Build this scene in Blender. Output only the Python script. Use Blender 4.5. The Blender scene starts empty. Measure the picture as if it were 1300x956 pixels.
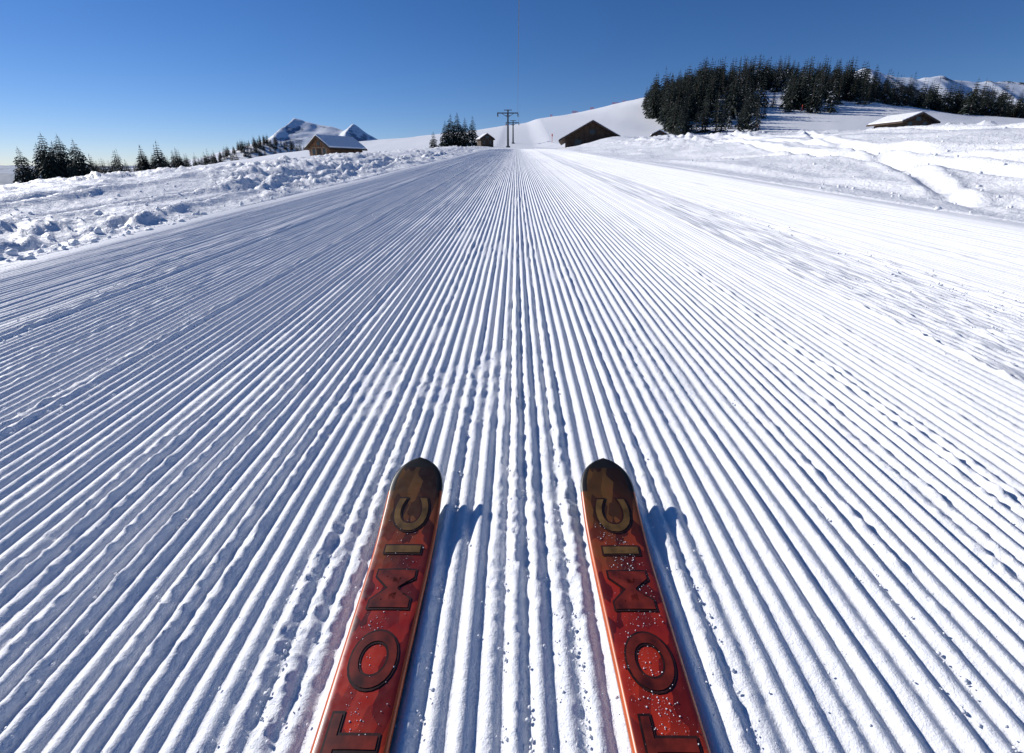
import bpy, bmesh, math, random
import numpy as np
from mathutils import Vector, Matrix
random.seed(7); rng=np.random.default_rng(11)
scene=bpy.context.scene
COL=scene.collection

# ------------------------------------------------------------ helpers
def sm(t):
    t=np.clip(t,0,1); return t*t*(3-2*t)
def _h(xi,yi,s):
    v=np.sin(xi*127.1+yi*311.7+s*74.7)*43758.5453
    return v-np.floor(v)
def vn(x,y,s=0):
    xi=np.floor(x); yi=np.floor(y); fx=x-xi; fy=y-yi
    fx=fx*fx*(3-2*fx); fy=fy*fy*(3-2*fy)
    a=_h(xi,yi,s); b=_h(xi+1,yi,s); c=_h(xi,yi+1,s); d=_h(xi+1,yi+1,s)
    return (a*(1-fx)+b*fx)*(1-fy)+(c*(1-fx)+d*fx)*fy
def fbm(x,y,s=0,o=4):
    r=0; a=.5; t=0
    for i in range(o):
        r=r+a*vn(x,y,s+i*3.3); t+=a; a*=.5; x=x*2.03+5.1; y=y*2.03+1.7
    return r/t
def make_mesh(name,V,F,mats,midx=None,smooth=True):
    V=np.asarray(V,dtype=np.float32); F=np.asarray(F,dtype=np.int32)
    me=bpy.data.meshes.new(name)
    me.vertices.add(len(V)); me.vertices.foreach_set('co',V.ravel())
    k=F.shape[1]
    me.loops.add(F.size); me.loops.foreach_set('vertex_index',F.ravel())
    me.polygons.add(len(F)); me.polygons.foreach_set('loop_start',np.arange(0,F.size,k,dtype=np.int32))
    for m in mats: me.materials.append(m)
    if midx is not None: me.polygons.foreach_set('material_index',np.asarray(midx,dtype=np.int32))
    me.polygons.foreach_set('use_smooth',np.full(len(F),smooth,dtype=bool))
    me.update(calc_edges=True)
    return me
def add_obj(name,me,parent=None,loc=(0,0,0)):
    o=bpy.data.objects.new(name,me); o.location=loc; COL.objects.link(o)
    if parent: o.parent=parent
    return o
def grid_faces(nr,nc):
    i=np.arange(nr-1)[:,None]; j=np.arange(nc-1)[None,:]
    a=(i*nc+j).ravel(); return np.stack([a,a+1,a+nc+1,a+nc],1)
def grid(name,X,Y,Z,mat,flip=False):
    nr,nc=X.shape; F=grid_faces(nr,nc)
    if flip: F=F[:,::-1]
    return add_obj(name,make_mesh(name,np.stack([X.ravel(),Y.ravel(),Z.ravel()],1),F,[mat]))

def new_mat(name):
    m=bpy.data.materials.new(name); m.use_nodes=True
    nt=m.node_tree; b=nt.nodes['Principled BSDF']; return m,nt,b
def simple(name,col,rough=.7,var=.25,scale=8,metal=0,bump=0):
    m,nt,b=new_mat(name)
    tc=nt.nodes.new('ShaderNodeTexCoord'); n=nt.nodes.new('ShaderNodeTexNoise'); n.inputs['Scale'].default_value=scale; n.inputs['Detail'].default_value=5
    nt.links.new(tc.outputs['Object'],n.inputs['Vector'])
    r=nt.nodes.new('ShaderNodeValToRGB'); c=np.array(col)
    r.color_ramp.elements[0].position=.3; r.color_ramp.elements[1].position=.7
    r.color_ramp.elements[0].color=(*(c*(1-var)),1); r.color_ramp.elements[1].color=(*np.minimum(c*(1+var),1),1)
    nt.links.new(n.outputs['Fac'],r.inputs['Fac']); nt.links.new(r.outputs['Color'],b.inputs['Base Color'])
    b.inputs['Roughness'].default_value=rough; b.inputs['Metallic'].default_value=metal
    if bump:
        bp=nt.nodes.new('ShaderNodeBump'); bp.inputs['Strength'].default_value=bump; bp.inputs['Distance'].default_value=.02
        nt.links.new(n.outputs['Fac'],bp.inputs['Height']); nt.links.new(bp.outputs['Normal'],b.inputs['Normal'])
    return m
def snow_mat(name,scales,dist,col=(.90,.905,.92),strength=.6,valley=False):
    m,nt,b=new_mat(name); L=nt.links.new
    tc=nt.nodes.new('ShaderNodeTexCoord')
    prev=None
    for s,d in zip(scales,dist):
        n=nt.nodes.new('ShaderNodeTexNoise'); n.inputs['Scale'].default_value=s; n.inputs['Detail'].default_value=4; n.inputs['Roughness'].default_value=.6
        L(tc.outputs['Object'],n.inputs['Vector'])
        bp=nt.nodes.new('ShaderNodeBump'); bp.inputs['Strength'].default_value=strength; bp.inputs['Distance'].default_value=d
        L(n.outputs['Fac'],bp.inputs['Height'])
        if prev: L(prev.outputs['Normal'],bp.inputs['Normal'])
        prev=bp
    L(prev.outputs['Normal'],b.inputs['Normal'])
    b.inputs['Base Color'].default_value=(*col,1); b.inputs['Roughness'].default_value=.55
    b.inputs['Specular IOR Level'].default_value=.25
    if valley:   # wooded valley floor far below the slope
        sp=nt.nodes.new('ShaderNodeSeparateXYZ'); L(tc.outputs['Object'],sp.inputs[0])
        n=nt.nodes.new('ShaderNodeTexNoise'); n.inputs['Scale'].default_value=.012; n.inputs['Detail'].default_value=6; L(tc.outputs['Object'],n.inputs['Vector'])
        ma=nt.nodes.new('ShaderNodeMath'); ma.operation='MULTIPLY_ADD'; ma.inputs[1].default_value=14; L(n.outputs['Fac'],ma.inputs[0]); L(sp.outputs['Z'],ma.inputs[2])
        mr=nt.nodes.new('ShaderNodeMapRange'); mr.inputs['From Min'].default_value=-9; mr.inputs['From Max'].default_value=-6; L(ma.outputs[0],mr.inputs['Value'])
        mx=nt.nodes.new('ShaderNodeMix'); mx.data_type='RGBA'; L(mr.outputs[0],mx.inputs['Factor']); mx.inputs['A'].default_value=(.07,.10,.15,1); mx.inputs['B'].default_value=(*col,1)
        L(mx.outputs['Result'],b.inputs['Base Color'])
    return m

M_piste=snow_mat('groomed_snow',[90,420],[.005,.002])
M_snow=snow_mat('loose_snow',[3,14,70],[.08,.04,.014],valley=True)
M_crumb=snow_mat('crumb_snow',[300],[.002])
M_roofsnow=snow_mat('roof_snow',[2,8],[.1,.04])
M_needle=simple('spruce_needles',(.022,.034,.024),.8,.45,1.2)
M_bark=simple('spruce_bark',(.06,.045,.035),.9,.3,6)
M_tsnow=simple('snow_on_branches',(.5,.53,.58),.7,.1,3)
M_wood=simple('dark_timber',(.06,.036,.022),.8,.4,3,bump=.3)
M_wood2=simple('sunlit_timber',(.22,.105,.05),.8,.35,3,bump=.3)  # brighter brown: sunlight on the left chalet put into the wall colour
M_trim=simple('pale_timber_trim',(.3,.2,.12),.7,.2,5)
M_glass=simple('window_glass',(.02,.025,.03),.15,.1,1)
M_steel=simple('galvanised_steel',(.09,.1,.11),.5,.2,6,metal=.4)
M_rubber=simple('black_rubber',(.015,.014,.013),.4,.3,60)
M_red=simple('red_netting',(.6,.06,.03),.7,.2,3)
M_stone=simple('chimney_stone',(.3,.28,.26),.9,.3,6)

# ------------------------------------------------------------ terrain height
SL=.0524
RX=np.array([-900,-400,-200,-120,-82,-25,16,50,76,94,135,150,165,185,215,249,294,400,700.])
RZ=np.array([-25,-12,-2,8,14.2,19.5,26.5,33,37.5,40,42,37,30,26.5,24,23,23,20,10.])
def base_plane(y):
    z=np.where(y<45,SL*y,SL*45+.045*(y-45)); z=np.where(y>300,SL*45+.045*255,z)
    return np.where(y<-100,-SL*100,z)
def H(x,y,detail=True):
    x=np.asarray(x,dtype=np.float64); y=np.asarray(y,dtype=np.float64)
    z=base_plane(y)
    r=np.hypot(x,y)
    dr=.088-.034*sm((y-26)/32)
    z=z-dr*np.clip(-x-5.2,0,19.8)-.09*np.clip(-x-25,0,150)+.022*np.clip(x-11,0,120)
    zr=np.interp(x,RX,RZ)
    t=sm((y-125)/175.)
    z=z*(1-t)+zr*t
    far=sm((y-300)/500.)
    z=z*(1-far)+(-22)*far
    side=sm((np.abs(x)-350)/500.)
    z=z*(1-side)+(-22)*side
    z=z-14*sm((-x-105)/110.)*(1-sm((y-250)/150))
    z=z+34*np.exp(-((x+236)/60)**2-((y-500)/70)**2)
    away=sm((np.abs(x-.7)-10)/20.)
    z=z+away*(fbm(x*.03,y*.03,2,4)-.5)*np.clip(r*.01,0,4)
    e=(fbm(y*.9,y*0+3,40,3)-.5)*.5
    L=sm((-2.75-x+e*.7)/3.2); R=sm((x-4.15+e)/7.0)
    z=z+.25*L*(.30+.70*sm((y-3)/8))+.90*R
    z=z+.36*np.exp(-((x-9)/3.)**2-((y-50)/2.5)**2)
    if detail:
        near=1-sm((r-60)/60.)
        lm=sm((-2.85-x)/.5)*near
        c1=np.clip(fbm(x*.9,y*.8,5,3)-.45,0,1)
        c2=np.clip(fbm(x*3.2,y*2.4,9,4)-.47,0,1)
        c3=np.clip(fbm(x*9,y*7,13,3)-.46,0,1)
        patch=.22+.78*sm((fbm(x*.5,y*.35,21,3)-.42)/.2)
        z=z+lm*(.22*c1+patch*(.25*c2+.15*c3))+lm*(vn(x*.6,y*.6,3)-.5)*.09-lm*.05
        for k,(x0,s0) in enumerate([(-3.5,-.03),(-4.3,.02),(-5.2,-.1)]):
            d=(x-(x0+s0*(y-4)+.12*np.sin(y*.6+k*2)))
            z=z-lm*.06*np.exp(-(d/.09)**2)+lm*.04*np.exp(-((d-.16)/.08)**2)
        # right: soft wind-blown side slope, lumpy only near its crest, crossed by old tracks
        rm=sm((x-4.2)/1.6)*near
        w=fbm(x*.55+y*.10,y*.22,31,3)
        ter=np.abs(w*5-np.round(w*5))*2
        z=z+rm*(.6*(w-.5)*.55+.030*ter)
        cr=np.clip(fbm(x*2.2,y*1.6,37,4)-.50,0,1)
        pr=.10+.90*sm((fbm(x*.35,y*.28,45,3)-.46)/.16)*sm((x-6.5)/2.5)
        z=z+rm*pr*.50*cr+rm*(.15+pr)*.07*np.clip(fbm(x*8,y*6,39,3)-.47,0,1)
        for k,(x0,s,wd,dp) in enumerate([(6.2,.16,.16,.11),(7.1,.14,.16,.10),(5.3,-.08,.2,.08),(8.6,-.3,.15,.09),(9.5,.05,.18,.10),(5.0,.45,.14,.08)]):
            d=(x-(x0+s*(y-6)+.25*np.sin(y*.35+k)))
            z=z-rm*dp*np.exp(-(d/wd)**2)+rm*dp*.5*np.exp(-((d-wd*1.6)/(wd*.8))**2)+rm*dp*.3*np.exp(-((d+wd*1.6)/(wd*.7))**2)
    cut=sm((x+2.95)/.12)*sm((4.35-x)/.12)*sm((57-y)/6.)*sm((y+6)/1.)
    return z-.05*cut+.01*(1-cut)
def Hs(x,y): return float(H(np.array([x]),np.array([y]),False)[0])

ang=np.concatenate([np.radians(np.linspace(-180,-66,40)[:-1]),np.radians(np.linspace(-66,66,1100)),np.radians(np.linspace(66,180,40)[1:])])
rad=np.concatenate([[.01,.5],np.exp(np.linspace(math.log(1.0),math.log(140),440)),np.exp(np.linspace(math.log(143),math.log(9000),110))])
A,Rr=np.meshgrid(ang,rad)
X=Rr*np.sin(A); Y=Rr*np.cos(A)
grid('snow_terrain',X,Y,H(X,Y),M_snow,flip=True)

# groomed piste
PER=.033
xs=np.arange(-2.95,4.35,PER/9)
ys=np.concatenate([np.linspace(-5,.2,30)[:-1],.65/np.linspace(.65/.2,.65/58,480)])
X,Y=np.meshgrid(xs,ys)
ph=X/PER+.18*(fbm(X*.6,Y*.25,60,2)-.5)+.06*(vn(X*25,Y*5,62)-.5)
gi=np.floor(ph+.5)
s=.5+.5*np.cos(2*np.pi*ph)
prof=s**.8
rid=_h(gi,gi*0,70); rid2=_h(gi,gi*0,71)
amp=.0096*(.70+.55*rid)
amp=amp*(.74+.52*fbm(X*4,Y*2.5,61,3))
# scuffed patches where the ridges are broken down
scuff=sm((fbm(X*5,Y*1.6,66,3)-.60)/.08)*np.exp(-((X+.05)/.55)**2)*sm((Y-.8)/.5)
amp=amp*(1-.55*scuff)
zone=np.ones_like(X)
zone*=1-.35*sm((-1.85-X)/.1)
band=sm((X-1.45+.05*np.sin(Y*2))/.08)*sm((2.1-X)/.06)
zone*=1-.45*band
zone*=sm((X+2.95)/.35)*sm((4.3-X)/.5)
Z=SL*Y*(Y<45)+(SL*45+.045*(Y-45))*(Y>=45)
Z=Z+amp*prof*zone
seams=[(.0,.020,.8),(.083,.018,1.),(-.30,.03,.9),(-.12,.016,.5),(.27,.02,.5),(-.62,.03,.6),(.58,.02,.4),(-1.24,.03,1.),(-1.83,.035,1.1),(1.46,.03,.9),(2.1,.04,1.2),(.95,.02,.5)]
rough=.10+.55*(rid2>.66)*sm((fbm(X*2,Y*1.2,80,2)-.40)/.15)+.9*scuff
for x0,w,k in seams:
    rough=rough+k*np.exp(-((X-x0)/w)**2)*sm((vn(X*6,Y*2.2,int(50+x0*10))-.1)/.4)
lump=np.clip(fbm(X*95,Y*70,83,2)-.42,0,1)
Z=Z+rough*lump*.018*(.3+.7*prof)
for x0,hh,w in [(-1.24,.006,.02),(-1.83,.009,.025),(2.1,.011,.03),(1.46,.005,.02)]:
    Z=Z+hh*np.exp(-((X-x0)/w)**2)*(.5+vn(X*8,Y*5,99))
Z=Z+band*(.006*(fbm(X*22,Y*14,85,3)-.4)+.022*np.clip(fbm(X*60,Y*40,86,2)-.48,0,1))
Z=Z+.003*(fbm(X*9,Y*6,88,3)-.5)
sml=sm((-1.85-X)/.1)
Z=Z+sml*.010*(fbm(X*5,Y*3,90,4)-.5)+.02*(fbm(X*.8,Y*.4,91,2)-.5)*sm((Y-1.5)/3)
grid('groomed_piste',X,Y,Z,M_piste)

# snow crumbs
ico=bmesh.new(); bmesh.ops.create_icosphere(ico,subdivisions=1,radius=1)
IV=np.array([v.co[:] for v in ico.verts]); IF=np.array([[v.index for v in f.verts] for f in ico.faces]); ico.free()
def scatter(name,P,S,mat):
    n=len(P); d=1+.35*(rng.random((n,len(IV),1))-.5)*2
    V=IV[None]*d*S[:,None,None]*(1+.5*(rng.random((n,1,3))-.5))+P[:,None,:]
    F=IF[None]+np.arange(n)[:,None,None]*len(IV)
    return make_mesh(name,V.reshape(-1,3),F.reshape(-1,3),[mat],smooth=True)
P=[];S=[]
def addc(n,xc,xw,y0,y1,smin,smax,zo=.005):
    y=1/(1/y1+(1/y0-1/y1)*rng.random(n)); x=xc+rng.normal(0,1,n)*xw
    s=smin+(smax-smin)*rng.random(n)**3
    P.append(np.stack([x,y,SL*y+zo+s*.2],1)); S.append(s)
for x0,w,k in seams: addc(int(240*k),x0,w,.3,8,.001,.0030)
addc(900,1.78,.17,.9,9,.0015,.0045,.004)
addc(450,0,.55,.3,4,.0007,.0020)
addc(300,-1.25,.06,1.,9,.002,.005); addc(300,-1.83,.07,1.5,10,.002,.007); addc(300,2.1,.06,1.5,12,.003,.008,.010)
y=1/(1/20+(1/2.-1/20)*rng.random(1000)); x=-2.9-rng.random(1000)**1.5*2.4; s=.004+.024*rng.random(1000)**3
P.append(np.stack([x,y,H(x,y)+s*.3],1)); S.append(s)
y=1/(1/20+(1/4.-1/20)*rng.random(350)); x=4.2+rng.random(350)*6; s=.004+.024*rng.random(350)**3
P.append(np.stack([x,y,H(x,y)+s*.3],1)); S.append(s)
add_obj('snow_crumbs',scatter('snow_crumbs',np.concatenate(P),np.concatenate(S),M_crumb))

# ------------------------------------------------------------ skis
APEX=.822
def topz(y):
    y=np.asarray(y,dtype=float); t=np.clip((y-.60)/(APEX-.60),0,None)
    return .021+.052*t**2.0+SL*y
def halfw(y):
    y=np.asarray(y,dtype=float)
    w=.0385+.0118*np.clip((y+.1)/.80,0,1)**1.6+.006*np.clip((-.1-y)/.8,0,1)**1.6
    t=np.clip((y-(APEX-.064))/.064,0,1); w=w*np.sqrt(np.clip(1-t**2.3,0,1))
    t=np.clip((-.85-y)/.03,0,1); return w*np.sqrt(np.clip(1-.5*t**2,0,1))
def ski_top_mat():
    m,nt,b=new_mat('ski_topsheet'); L=nt.links.new
    tc=nt.nodes.new('ShaderNodeTexCoord'); sp=nt.nodes.new('ShaderNodeSeparateXYZ'); L(tc.outputs['Object'],sp.inputs[0])
    n=nt.nodes.new('ShaderNodeTexNoise'); n.inputs['Scale'].default_value=16; n.inputs['Detail'].default_value=4; L(tc.outputs['Object'],n.inputs['Vector'])
    ma=nt.nodes.new('ShaderNodeMath'); ma.operation='MULTIPLY_ADD'; ma.inputs[1].default_value=.28; L(n.outputs['Fac'],ma.inputs[0]); L(sp.outputs['Y'],ma.inputs[2])
    mr=nt.nodes.new('ShaderNodeMapRange'); mr.inputs['From Min'].default_value=.40; mr.inputs['From Max'].default_value=.98; L(ma.outputs[0],mr.inputs['Value'])
    r=nt.nodes.new('ShaderNodeValToRGB'); L(mr.outputs[0],r.inputs['Fac'])
    cr=r.color_ramp; cr.elements[0].position=0; cr.elements[0].color=(.55,.075,.013,1); cr.elements[1].position=1; cr.elements[1].color=(.05,.026,.010,1)
    for p,c in [(.2,(.44,.030,.008,1)),(.40,(.22,.010,.005,1)),(.55,(.30,.022,.007,1)),(.70,(.19,.036,.010,1)),(.84,(.13,.056,.015,1))]:
        e=cr.elements.new(p); e.color=c
    mp=nt.nodes.new('ShaderNodeMapping'); mp.inputs['Scale'].default_value=(46,22,1); mp.inputs['Rotation'].default_value=(0,0,.5); L(tc.outputs['Object'],mp.inputs['Vector'])
    v=nt.nodes.new('ShaderNodeTexVoronoi'); v.feature='F1'; v.distance='CHEBYCHEV'; v.inputs['Scale'].default_value=1; L(mp.outputs[0],v.inputs['Vector'])
    rr=nt.nodes.new('ShaderNodeValToRGB'); L(v.outputs['Color'],rr.inputs['Fac'])
    rr.color_ramp.elements[0].position=.3; rr.color_ramp.elements[0].color=(.30,.24,.22,1); rr.color_ramp.elements[1].position=.75; rr.color_ramp.elements[1].color=(1.25,1.3,1.1,1)
    mx=nt.nodes.new('ShaderNodeMix'); mx.data_type='RGBA'; mx.blend_type='MULTIPLY'; mx.inputs['Factor'].default_value=.9; L(r.outputs[0],mx.inputs['A']); L(rr.outputs[0],mx.inputs['B'])
    L(mx.outputs['Result'],b.inputs['Base Color'])
    n2=nt.nodes.new('ShaderNodeTexNoise'); n2.inputs['Scale'].default_value=90; n2.inputs['Detail'].default_value=5; L(tc.outputs['Object'],n2.inputs['Vector'])
    m3=nt.nodes.new('ShaderNodeMapRange'); m3.inputs['To Min'].default_value=.15; m3.inputs['To Max'].default_value=.55; L(n2.outputs['Fac'],m3.inputs['Value']); L(m3.outputs[0],b.inputs['Roughness'])
    b.inputs['Coat Weight'].default_value=.45; b.inputs['Coat Roughness'].default_value=.14
    return m
M_top=ski_top_mat()
M_side=simple('ski_sidewall',(.50,.09,.014),.35,.2,20)
M_base=simple('ski_base',(.03,.03,.03),.4,.1,20)
M_edge=simple('steel_edge',(.5,.5,.5),.3,.1,20,metal=1)
M_let=simple('letter_print_dark',(.030,.009,.006),.4,.6,60)
M_letg=simple('letter_print_gold',(.14,.075,.022),.4,.5,45)
M_letr=simple('letter_print_red',(.13,.014,.006),.4,.75,35)
def letter_mesh(ch,size,offs):
    cu=bpy.data.curves.new('t','FONT'); cu.body=ch; cu.size=size; cu.offset=offs; cu.resolution_u=6; cu.align_x='CENTER'
    o=bpy.data.objects.new('t',cu); COL.objects.link(o)
    dg=bpy.context.evaluated_depsgraph_get(); dg.update(); e=o.evaluated_get(dg); me=bpy.data.meshes.new_from_object(e)
    bpy.data.objects.remove(o); return me
def ski(x0,rot):
    root=bpy.data.objects.new('ski',None); COL.objects.link(root); root.location=(x0,0,0); root.rotation_euler=(0,0,rot)
    t=np.linspace(0,1,40)
    yy=np.concatenate([np.linspace(-.88,.2,40)[:-1],np.linspace(.2,APEX-.064,80)[:-1],APEX-.064+.0639*np.sin(t*np.pi/2)])
    nt_=13
    V=[]
    for y in yy:
        w=float(halfw(y)); z=float(topz(y)); f=min(1,max(.45,1-(y-.55)*2)) ; th=.013*f; bv=min(.004,w*.3)
        row=[]
        for a in np.linspace(-1,1,nt_): row.append((a*(w-bv),y,z+.0014*(1-a*a)))
        row+= [(w,y,z-.0028),(w,y,z-th+.002),(w,y,z-th),(-w,y,z-th),(-w,y,z-th+.002),(-w,y,z-.0028)]
        V.append(row)
    nr=len(V); nc=len(V[0]); V=np.array(V).reshape(-1,3)
    F=[];mi=[]
    for i in range(nr-1):
        for j in range(nc):
            j2=(j+1)%nc; F.append((i*nc+j,i*nc+j2,(i+1)*nc+j2,(i+1)*nc+j))
            if j<nt_-1 or j==nt_-1 or j==nc-1:
                ym=yy[i]
                rim = ym>APEX-.020 or (ym>APEX-.070 and (j in(0,nt_-2,nt_-1,nc-1)))
                mi.append(1 if rim else (0 if j<nt_-1 else 2))
            elif j in (nt_,nc-2): mi.append(2 if yy[i]<APEX-.08 else 1)
            elif j in (nt_+1,nc-3): mi.append(4)
            else: mi.append(3)
    F=np.array(F)[:,::-1]
    add_obj('ski_body',make_mesh('ski_body',V,F,[M_top,M_rubber,M_side,M_base,M_edge],mi),root)
    for k,(ch,yc) in enumerate([('A',.275),('T',.362),('O',.458),('M',.566),('I',.640),('C',.708)]):
        for (offs,mat,lift,nm) in [(.0044,M_let,.0022,'letter_outline'),(.0016,M_letg if yc>.6 else M_letr,.0030,'letter_fill')]:
            me=letter_mesh(ch,.080,offs)
            bm=bmesh.new(); bm.from_mesh(me)
            bmesh.ops.remove_doubles(bm,verts=bm.verts[:],dist=1e-5)
            for q in np.arange(-.05,.051,.01):
                g=bm.verts[:]+bm.edges[:]+bm.faces[:]
                bmesh.ops.bisect_plane(bm,geom=g,plane_co=(q,0,0),plane_no=(1,0,0))
            for q in np.arange(-.01,.07,.01):
                g=bm.verts[:]+bm.edges[:]+bm.faces[:]
                bmesh.ops.bisect_plane(bm,geom=g,plane_co=(0,q,0),plane_no=(0,1,0))
            for v in bm.verts:
                tx,ty=v.co.x,v.co.y; ynew=yc+tx*1.22; xnew=-(ty-.028)*1.0
                lim=float(halfw(ynew))-.003; xnew=max(-lim,min(lim,xnew))
                v.co=(xnew,ynew,float(topz(ynew))+.0014*(1-(xnew/max(lim,.01))**2)+lift-.0012)
            for f in bm.faces:
                f.smooth=False
                f.normal_update()
                if f.normal.z<0: f.normal_flip()
            bm.to_mesh(me); bm.free(); me.materials.clear(); me.materials.append(mat)
            add_obj(nm,me,root)
    return root
SK=[(-.184,.004,300,.3,.70),(.179,.008,900,.3,.70)]
for x0,ro,n,lo,hi in SK:
    root=ski(x0,ro)
    y=lo+(hi-lo)*rng.random(n); c=rng.normal(0,.014,n)+.010*np.sin(y*24); c=np.clip(c,-.034,.034)
    s=.0002+.0009*rng.random(n)**4
    add_obj('snow_grains',scatter('snow_grains',np.stack([c,y,topz(y)+.0018],1),s,M_crumb),root)

# ------------------------------------------------------------ spruces
def spruce(h,R,seed,levels=None,nb=8,snow=.1,twigs=4):
    r=random.Random(seed); V=[];F=[];Mx=[]
    def tri(a,b,c,m):
        n=len(V); V.extend([a,b,c]); F.append((n,n+1,n+2)); Mx.append(m)
    k=6; tr=.018*h+.03
    for i in range(k):
        a=2*math.pi*i/k; b=2*math.pi*(i+1)/k
        p=(tr*math.cos(a),tr*math.sin(a),-.5); q=(tr*math.cos(b),tr*math.sin(b),-.5); tri(p,q,(0,0,h*.98),1)
    levels=levels or int(h/.36)+6
    lean=r.uniform(-.03,.03)
    for l in range(levels):
        t=(l+.3*r.random())/levels; z=h*(.06+.93*t)
        Lr=R*(1-t)**.8*(.85+.25*r.random())+.05*h*.2
        if r.random()<.12: Lr*=.7
        n=nb if t<.7 else max(5,nb-2)
        a0=r.random()*6.28
        for j in range(n):
            if r.random()<.07: continue
            a=a0+6.283*j/n+r.uniform(-.25,.25); L=Lr*r.uniform(.65,1.15)
            ca,sa=math.cos(a),math.sin(a); droop=-(.18+.25*(1-t))*L; up=.08*L
            def pt(s,w,dz=0):
                zz=z+up*math.sin(s*3)+droop*s*s+dz
                return (ca*L*s-sa*w+lean*z,sa*L*s+ca*w,zz)
            for q in range(twigs):
                s0=q/twigs; s1=min(1.08,(q+1.35)/twigs); w=L*.30*(1-s0*.65)*r.uniform(.7,1.3)
                dz=-L*.10*r.uniform(.4,1.6)
                m=2 if r.random()<snow else 0
                tri(pt(s0,0),pt(s1,w,dz),pt(s1*.92,.02),m)
                tri(pt(s0,0),pt(s1*.9,0),pt(s1,-w,dz*r.uniform(.6,1.4)),m)
                if r.random()<.7: tri(pt(s0,.02),pt(s0+.25,-.03,-L*.22*r.uniform(.5,1.3)),pt(s1,.03),0)
    tri((-.03*h*.3,0,h*.93),(.03*h*.3,0,h*.93),(lean*h,0,h*1.03),0)
    return np.array(V),np.array(F),np.array(Mx)
TM=[M_needle,M_bark,M_tsnow]
def tree(x,y,h,R,seed,snow=.02):
    V,F,m=spruce(h,R,seed,nb=10,snow=snow,twigs=4)
    return add_obj('spruce_tree',make_mesh('spruce_tree',V,F,TM,m,False),loc=(x,y,Hs(x,y)-.1))
TPL=[spruce(10,R,100+i,levels=15,nb=7,snow=s,twigs=2) for i,(R,s) in enumerate([(2.1,.02),(2.5,.05),(1.8,.10),(2.3,.2),(2.8,.03)])]
def forest(name,pts):
    VV=[];FF=[];MM=[];n=0
    for x,y,h,k in pts:
        V,F,m=TPL[k]; a=random.random()*6.28; s=h/10.; w=s*random.uniform(.85,1.2)
        c,sn=math.cos(a),math.sin(a)
        W=np.stack([(V[:,0]*c-V[:,1]*sn)*w+x,(V[:,0]*sn+V[:,1]*c)*w+y,V[:,2]*s+Hs(x,y)-.2],1)
        VV.append(W);FF.append(F+n);MM.append(m); n+=len(V)
    return add_obj(name,make_mesh(name,np.concatenate(VV),np.concatenate(FF),TM,np.concatenate(MM),False))
def U(u,D,k=657.): return (u-655)/k*D
for u,D,h,R in [(25,88,6.6,2.2),(60,90,8.6,2.8),(80,93,8.4,2.8),(98,90,7.2,2.4),(50,96,7.6,2.5),(70,99,8.0,2.7)]:
    tree(U(u,D,652),D,h,R,int(u))
for u,D,h,R in [(566,118,6.0,1.8),(573,120,7.4,2.3),(582,123,7.8,2.4),(591,119,6.4,2.0),(600,122,6.8,1.9),(551,112,3.8,1.3)]:
    tree(U(u,D),D,h,R,int(u))
pts=[]
for i in range(95):
    u=random.choice([random.uniform(110,170),random.uniform(172,275),random.uniform(176,240)])
    D=random.uniform(96,114); x=U(u,D,653)
    k=.65+.6*float(vn(np.array(u*.09),np.array(2.),5))
    pts.append((x,D,random.uniform(3.8,5.4)*k*(1.1 if u<150 else 1)*(.8 if u>240 else 1),random.choice([0,1,4,4])))
forest('distant_spruce_row',pts)
pts=[]
while len(pts)<230:
    x=random.gauss(-236,48); y=random.uniform(430,500); pts.append((x,y,random.uniform(6,9.5),random.choice([0,0,1,4])))
forest('wooded_hill_trees',pts)
pts=[];tries=0
while len(pts)<560 and tries<30000:
    tries+=1
    y=random.uniform(150,312); x=random.uniform(40,200); q=x/y
    lo=.262+.03*math.sin(y*.05)
    hi=.47 if y<185 else (.60 if y<235 else .61)
    if not(lo<q<hi): continue
    if y<235 and .44<q<.50 and random.random()<.85: continue
    h=random.uniform(7,13.5)*(1-.25*float(sm(np.array((q-.55)/.1)))) *(.8 if y<180 else 1)*(.75+.5*float(vn(np.array(q*30.),np.array(y*.02),8)))
    kk=random.choice([0,1,4,0,4]) if q<.38 else random.choice([1,2,3,2,4])
    pts.append((x,y,float(h),kk))
forest('spruce_forest',pts)
pts=[]
for i in range(520):
    q=.58+.54*random.random(); y=random.uniform(200,300)
    k=.7+.5*float(vn(np.array(q*22.),np.array(1.),4))
    pts.append((q*y,y,random.uniform(6.5,11.5)*k*1.12,random.choice([0,1,2,4])))
forest('hillside_trees',pts)

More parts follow.
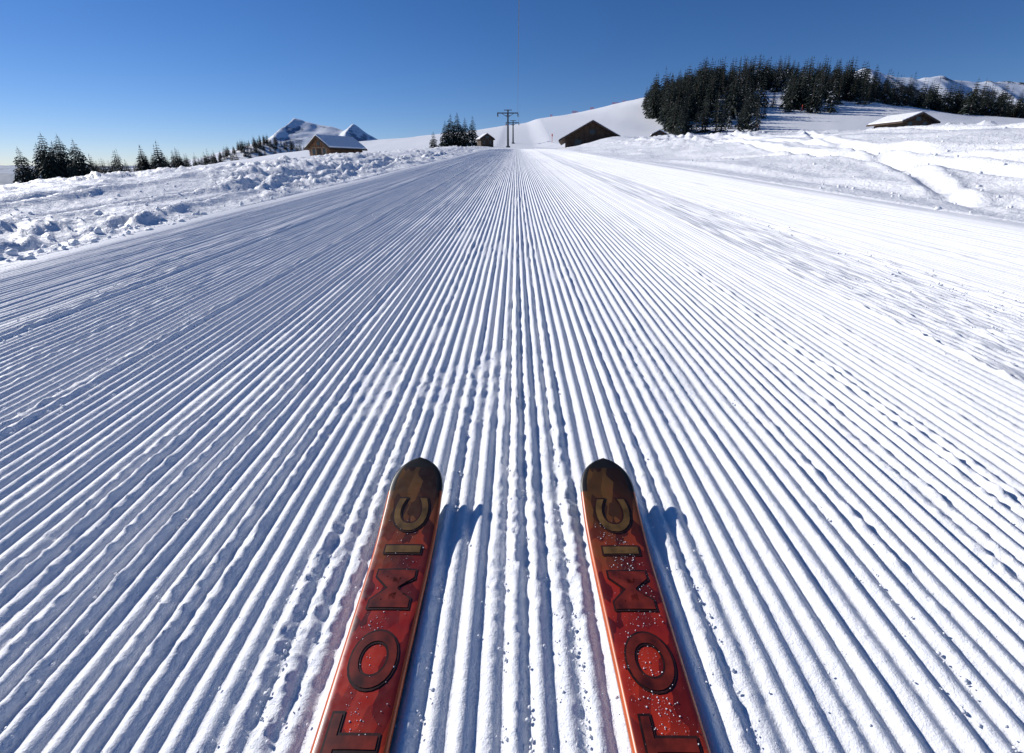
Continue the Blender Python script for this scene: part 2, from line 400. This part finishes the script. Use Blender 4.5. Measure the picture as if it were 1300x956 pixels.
# ------------------------------------------------------------ chalets
def box(bm,cx,cy,cz,sx,sy,sz,mi=0):
    r=bmesh.ops.create_cube(bm,size=1,matrix=Matrix.Translation((cx,cy,cz))@Matrix.Diagonal((sx,sy,sz,1)))
    for f in {f for v in r['verts'] for f in v.link_faces}: f.material_index=mi
def bobj(name,fn,mats,parent,bevel=0):
    bm=bmesh.new(); fn(bm)
    bmesh.ops.recalc_face_normals(bm,faces=bm.faces)
    me=bpy.data.meshes.new(name); bm.to_mesh(me); bm.free()
    for m in mats: me.materials.append(m)
    o=add_obj(name,me,parent)
    if bevel:
        md=o.modifiers.new('b','BEVEL'); md.width=bevel; md.segments=2
    return o
def chalet(x,y,w,d,wall,rise,rot,wmat,snow=.3,over=.6,chim=True,zoff=-.3):
    root=bpy.data.objects.new('timber_chalet',None); COL.objects.link(root)
    root.location=(x,y,Hs(x,y)+zoff); root.rotation_euler=(0,0,rot)
    wz=wall+.3
    def walls(bm):
        v=[]
        for yy in (-d/2,d/2):
            v.append([bm.verts.new(p) for p in [(-w/2,yy,-1.2),(w/2,yy,-1.2),(w/2,yy,wz),(0,yy,wz+rise),(-w/2,yy,wz)]])
        a,b=v; bm.faces.new(a); bm.faces.new(b[::-1])
        for i in range(5):
            j=(i+1)%5; bm.faces.new((a[i],b[i],b[j],a[j]))
    bobj('walls',walls,[wmat],root)
    def logs(bm):
        n=max(3,int(wz/.22))
        for i in range(n): box(bm,0,-d/2-.03,i*wz/n+.1,w+.1,.05,wz/n*.8)
        for i in range(n):
            for s in(-1,1): box(bm,s*(w/2+.03),0,i*wz/n+.1,.05,d+.05,wz/n*.8)
        for i in range(-4,5):
            xx=i*w/10; hh=rise*(1-abs(xx)/(w/2))
            box(bm,xx,-d/2-.03,wz+hh/2,w/10*.85,.045,max(.05,hh-.06))
    bobj('log_cladding',logs,[wmat],root)
    L=w/2+over; sl=rise/(w/2)
    def slab(th,z0,exx,exy):
        def f(bm):
            lx=L+exx; ly=d/2+over+exy
            def zz(xx): return wz+rise-abs(xx)*sl+z0
            rows=[]
            for yy in(-ly,ly):
                rows.append([bm.verts.new((xx,yy,zz(xx)+t)) for xx,t in [(-lx,0),(0,0),(lx,0),(lx,th),(0,th*1.05),(-lx,th)]])
            a,b=rows
            for q in ((0,1,4,5),(1,2,3,4)):
                bm.faces.new([a[i] for i in q]); bm.faces.new([b[i] for i in q][::-1])
            for i in range(6):
                j=(i+1)%6; bm.faces.new((a[i],b[i],b[j],a[j]))
        return f
    bobj('roof',slab(.16,.02,0,0),[M_wood],root)
    bobj('roof_snow',slab(snow,.185,-.06,-.15),[M_roofsnow],root,bevel=.06)
    def openings(bm):
        for xx in (-w*.26,w*.26): box(bm,xx,-d/2-.075,wz*.62,w*.13,.04,.7,0)
        box(bm,0,-d/2-.075,wz*.45,.9,.04,1.7 if wz>1.8 else 1.1,1)
        box(bm,0,-d/2-.075,wz+rise*.4,.6,.04,.45,0)
    bobj('windows_and_door',openings,[M_glass,M_wood],root)
    def trims(bm):
        for xx in (-w*.26,w*.26):
            for s in(-1,1): box(bm,xx+s*(w*.065+.16),-d/2-.085,wz*.62,.28,.03,.72)
        box(bm,0,-d/2-.09,wz+.0,w*.7,.08,.1)
    bobj('shutters_and_balcony_rail',trims,[M_trim if wmat is M_wood2 else M_wood],root)
    if chim:
        def ch(bm):
            box(bm,w*.2,d*.15,wz+rise*.75+.4,.6,.6,1.2); box(bm,w*.2,d*.15,wz+rise*.75+1.05,.8,.8,.1)
        bobj('chimney',ch,[M_stone],root)
    return root
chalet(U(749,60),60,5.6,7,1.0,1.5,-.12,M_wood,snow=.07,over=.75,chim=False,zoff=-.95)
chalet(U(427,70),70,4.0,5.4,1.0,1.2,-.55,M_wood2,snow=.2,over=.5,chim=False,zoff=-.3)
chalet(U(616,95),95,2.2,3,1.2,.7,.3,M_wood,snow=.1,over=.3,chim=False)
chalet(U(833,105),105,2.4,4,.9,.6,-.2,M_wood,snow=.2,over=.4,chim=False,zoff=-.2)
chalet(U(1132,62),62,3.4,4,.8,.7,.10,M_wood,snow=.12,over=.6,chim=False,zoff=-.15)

# ------------------------------------------------------------ ski lift
def cyl(bm,p,q,r1,r2=None,seg=12):
    r2=r2 or r1; p=Vector(p); q=Vector(q); d=q-p
    M=Matrix.Translation((p+q)/2)@d.to_track_quat('Z','Y').to_matrix().to_4x4()
    bmesh.ops.create_cone(bm,cap_ends=True,segments=seg,radius1=r1,radius2=r2,depth=d.length,matrix=M)
def lift_tower(x,y,h,arml,armr):
    root=bpy.data.objects.new('ski_lift_tower',None); COL.objects.link(root); root.location=(x,y,Hs(x,y)-.2)
    bobj('mast',lambda bm:(cyl(bm,(0,0,0),(0,0,h),.24,.15),cyl(bm,(0,0,0),(0,0,.5),.45,.45)),[M_steel],root)
    def arm(bm):
        box(bm,(armr+arml)/2,0,h-.5,armr-arml,.18,.2); box(bm,0,0,h+.05,1.6,.14,.14)
        for s in(arml*.6,armr*.6): cyl(bm,(0,0,h-1.3),(s,0,h-.55),.05)
    bobj('crossarm',arm,[M_steel],root)
    def sh(bm):
        for xx in(arml,armr):
            box(bm,xx,0,h-.75,.12,2.0,.14); cyl(bm,(xx,0,h-.7),(xx,0,h-.3),.05)
            for yy in(-.9,-.45,0,.45,.9): cyl(bm,(xx-.05,yy,h-.9),(xx+.15,yy,h-.9),.2)
    bobj('sheave_assembly',sh,[M_steel],root)
    def lad(bm):
        for s in(-.15,.15): cyl(bm,(s,-.32,.3),(s,-.32,h-.4),.02,seg=6)
        for i in range(int(h/.35)): cyl(bm,(-.15,-.32,.4+i*.35),(.15,-.32,.4+i*.35),.015,seg=6)
        box(bm,0,-.35,h-1.0,1.0,.6,.05)
    bobj('ladder_and_platform',lad,[M_steel],root)
    return Hs(x,y)-.2+h
h1=lift_tower(-1.7,108,7.2,-2.1,2.0)
h2=lift_tower(-.9,150,6.2,-2.0,1.6)
def cable(bm):
    A0=Vector((-.1,-60,h1-.7-5.2-SL*50)); B0=Vector((.3,108,h1-.7))
    pr=None
    for i in range(41):
        t=i/40; p=A0.lerp(B0,t); p.z-=1.2*4*t*(1-t)*.4
        if pr is not None: cyl(bm,pr,p,.016,seg=6)
        pr=p
    cyl(bm,B0,(.7,150,h2-.7),.014,seg=6); cyl(bm,(.7,150,h2-.7),(2,280,34),.014,seg=6)
bobj('lift_cable',cable,[M_steel],None)

def net(bm):
    for x,y,l in [(30,285,4),(40,288,3),(52,290,5),(58,292,3),(66,294,4),(70,295,2),(18,280,2),(-6,285,2),(74,290,2)]:
        z=Hs(x,y)
        for i in range(l):
            cyl(bm,(x+i*.9,y,z-.2),(x+i*.9,y,z+1.5),.07,seg=6)
        for k in range(4): box(bm,x+(l-1)*.45,y,z+.3+.3*k,(l-1)*.9,.03,.12)
bobj('safety_net_fence',net,[M_red],None)
for x,y in [(U(958,150,665),150),(U(700,140),140),(U(1010,190,665),190)]:
    bobj('piste_marker_pole',lambda bm:(cyl(bm,(x,y,Hs(x,y)-.3),(x,y,Hs(x,y)+2),.06,seg=8),cyl(bm,(x,y,Hs(x,y)+1.5),(x,y,Hs(x,y)+2.1),.16,seg=8)),[M_red],None)

# ------------------------------------------------------------ distant mountains
def mtn_mat(name,rockshadecol,amt,snowcol=(.82,.86,.92),scale=.02):
    m,nt,b=new_mat(name); L=nt.links.new
    tc=nt.nodes.new('ShaderNodeTexCoord'); n=nt.nodes.new('ShaderNodeTexNoise'); n.inputs['Scale'].default_value=scale; n.inputs['Detail'].default_value=8; n.inputs['Roughness'].default_value=.65
    L(tc.outputs['Object'],n.inputs['Vector'])
    r=nt.nodes.new('ShaderNodeValToRGB'); r.color_ramp.elements[0].position=amt; r.color_ramp.elements[0].color=(*rockshadecol,1)
    r.color_ramp.elements[1].position=amt+.05; r.color_ramp.elements[1].color=(*snowcol,1)
    L(n.outputs['Fac'],r.inputs['Fac']); L(r.outputs[0],b.inputs['Base Color']); b.inputs['Roughness'].default_value=.8
    return m
def mountain(name,px,pz,y0,dep,mat,namp,ns,n=260):
    xs=np.linspace(px[0],px[-1],n); ysn=np.linspace(y0-dep,y0+dep,120)
    X,Y=np.meshgrid(xs,ysn)
    f=np.clip(1-np.abs(Y-y0)/dep,0,1)**1.15
    warp=(fbm(X*ns*.6,Y*ns*.6,7,3)-.5)*.25/ns
    rz=np.interp(X+warp*(1-f)*2,px,pz)+22
    rg=1-np.abs(2*fbm(X*ns,Y*ns,17,5)-1)
    Z=-22+rz*f+namp*(rg-.75)*np.minimum(1,f*3)*1.0-5
    return grid(name,X,Y,Z,mat)
M_m1=mtn_mat('alpine_peak_snow',(.22,.28,.38),.40,(.84,.88,.94),.012)  # blue-grey stands for rock and shade, with distance haze tinted in
M_m2=mtn_mat('alpine_ridge_snow',(.06,.065,.07),.44)
M_m3=mtn_mat('hazy_range',(.12,.19,.30),.55,(.30,.40,.55))  # bluish aerial haze painted into both base colours
mountain('distant_snow_peak',[-1500,-1250,-1100,-1000,-930,-880,-838,-800,-750,-690,-650,-618,-595,-560,-520,-420,-250],[10,44,84,104,128,158,196,180,170,160,152,174,158,132,112,92,30],2000,600,M_m1,16,.008)
mountain('distant_mountain_ridge',[300,420,500,540,570,610,660,700,760,850,1000,1300],[0,70,130,154,162,154,148,154,143,140,134,60],900,330,M_m2,18,.011)
mountain('hazy_mountain_range',[-9000,-7000,-6000,-5300,-4800,-4200,-3600,-3000,-2200,-1000],[20,90,60,75,50,70,45,60,30,0],6000,1500,M_m3,30,.002)

# ------------------------------------------------------------ light
EL=math.radians(27); az=math.radians(27)
sv=Vector((-math.cos(az)*math.cos(EL),math.sin(az)*math.cos(EL),math.sin(EL)))
sd=bpy.data.lights.new('sun','SUN'); sd.energy=4.7; sd.angle=math.radians(.53); sd.color=(1,.965,.92)
so=bpy.data.objects.new('sun',sd); so.rotation_euler=(-sv).to_track_quat('-Z','Y').to_euler(); COL.objects.link(so); so.location=(-20,5,20)
w=bpy.data.worlds.new('World'); scene.world=w; w.use_nodes=True; nt=w.node_tree
bg=nt.nodes['Background']; sky=nt.nodes.new('ShaderNodeTexSky'); sky.sky_type='NISHITA'; sky.sun_disc=False
sky.sun_elevation=EL; sky.sun_rotation=math.atan2(sv.x,sv.y)%(2*math.pi); sky.altitude=2400; sky.air_density=1.0; sky.dust_density=0.15; sky.ozone_density=3.5
hs=nt.nodes.new('ShaderNodeHueSaturation'); hs.inputs['Saturation'].default_value=1.22
mx=nt.nodes.new('ShaderNodeMix'); mx.data_type='RGBA'; mx.blend_type='MULTIPLY'; mx.inputs['Factor'].default_value=1; mx.inputs['B'].default_value=(.94,.90,1.07,1)
nt.links.new(sky.outputs[0],hs.inputs['Color']); nt.links.new(hs.outputs[0],mx.inputs['A']); nt.links.new(mx.outputs['Result'],bg.inputs['Color']); bg.inputs['Strength'].default_value=.08
# ------------------------------------------------------------ camera
cd=bpy.data.cameras.new('camera'); cam=bpy.data.objects.new('camera',cd); COL.objects.link(cam)
cd.sensor_width=36; cd.lens=17.0; cd.shift_y=-45/1300; cd.clip_start=.02; cd.clip_end=30000
cam.location=(0,0,.65); cam.rotation_euler=(math.radians(90-19.4),0,math.radians(.46))
scene.camera=cam
scene.view_settings.view_transform='Standard'; scene.view_settings.look='None'; scene.view_settings.exposure=0
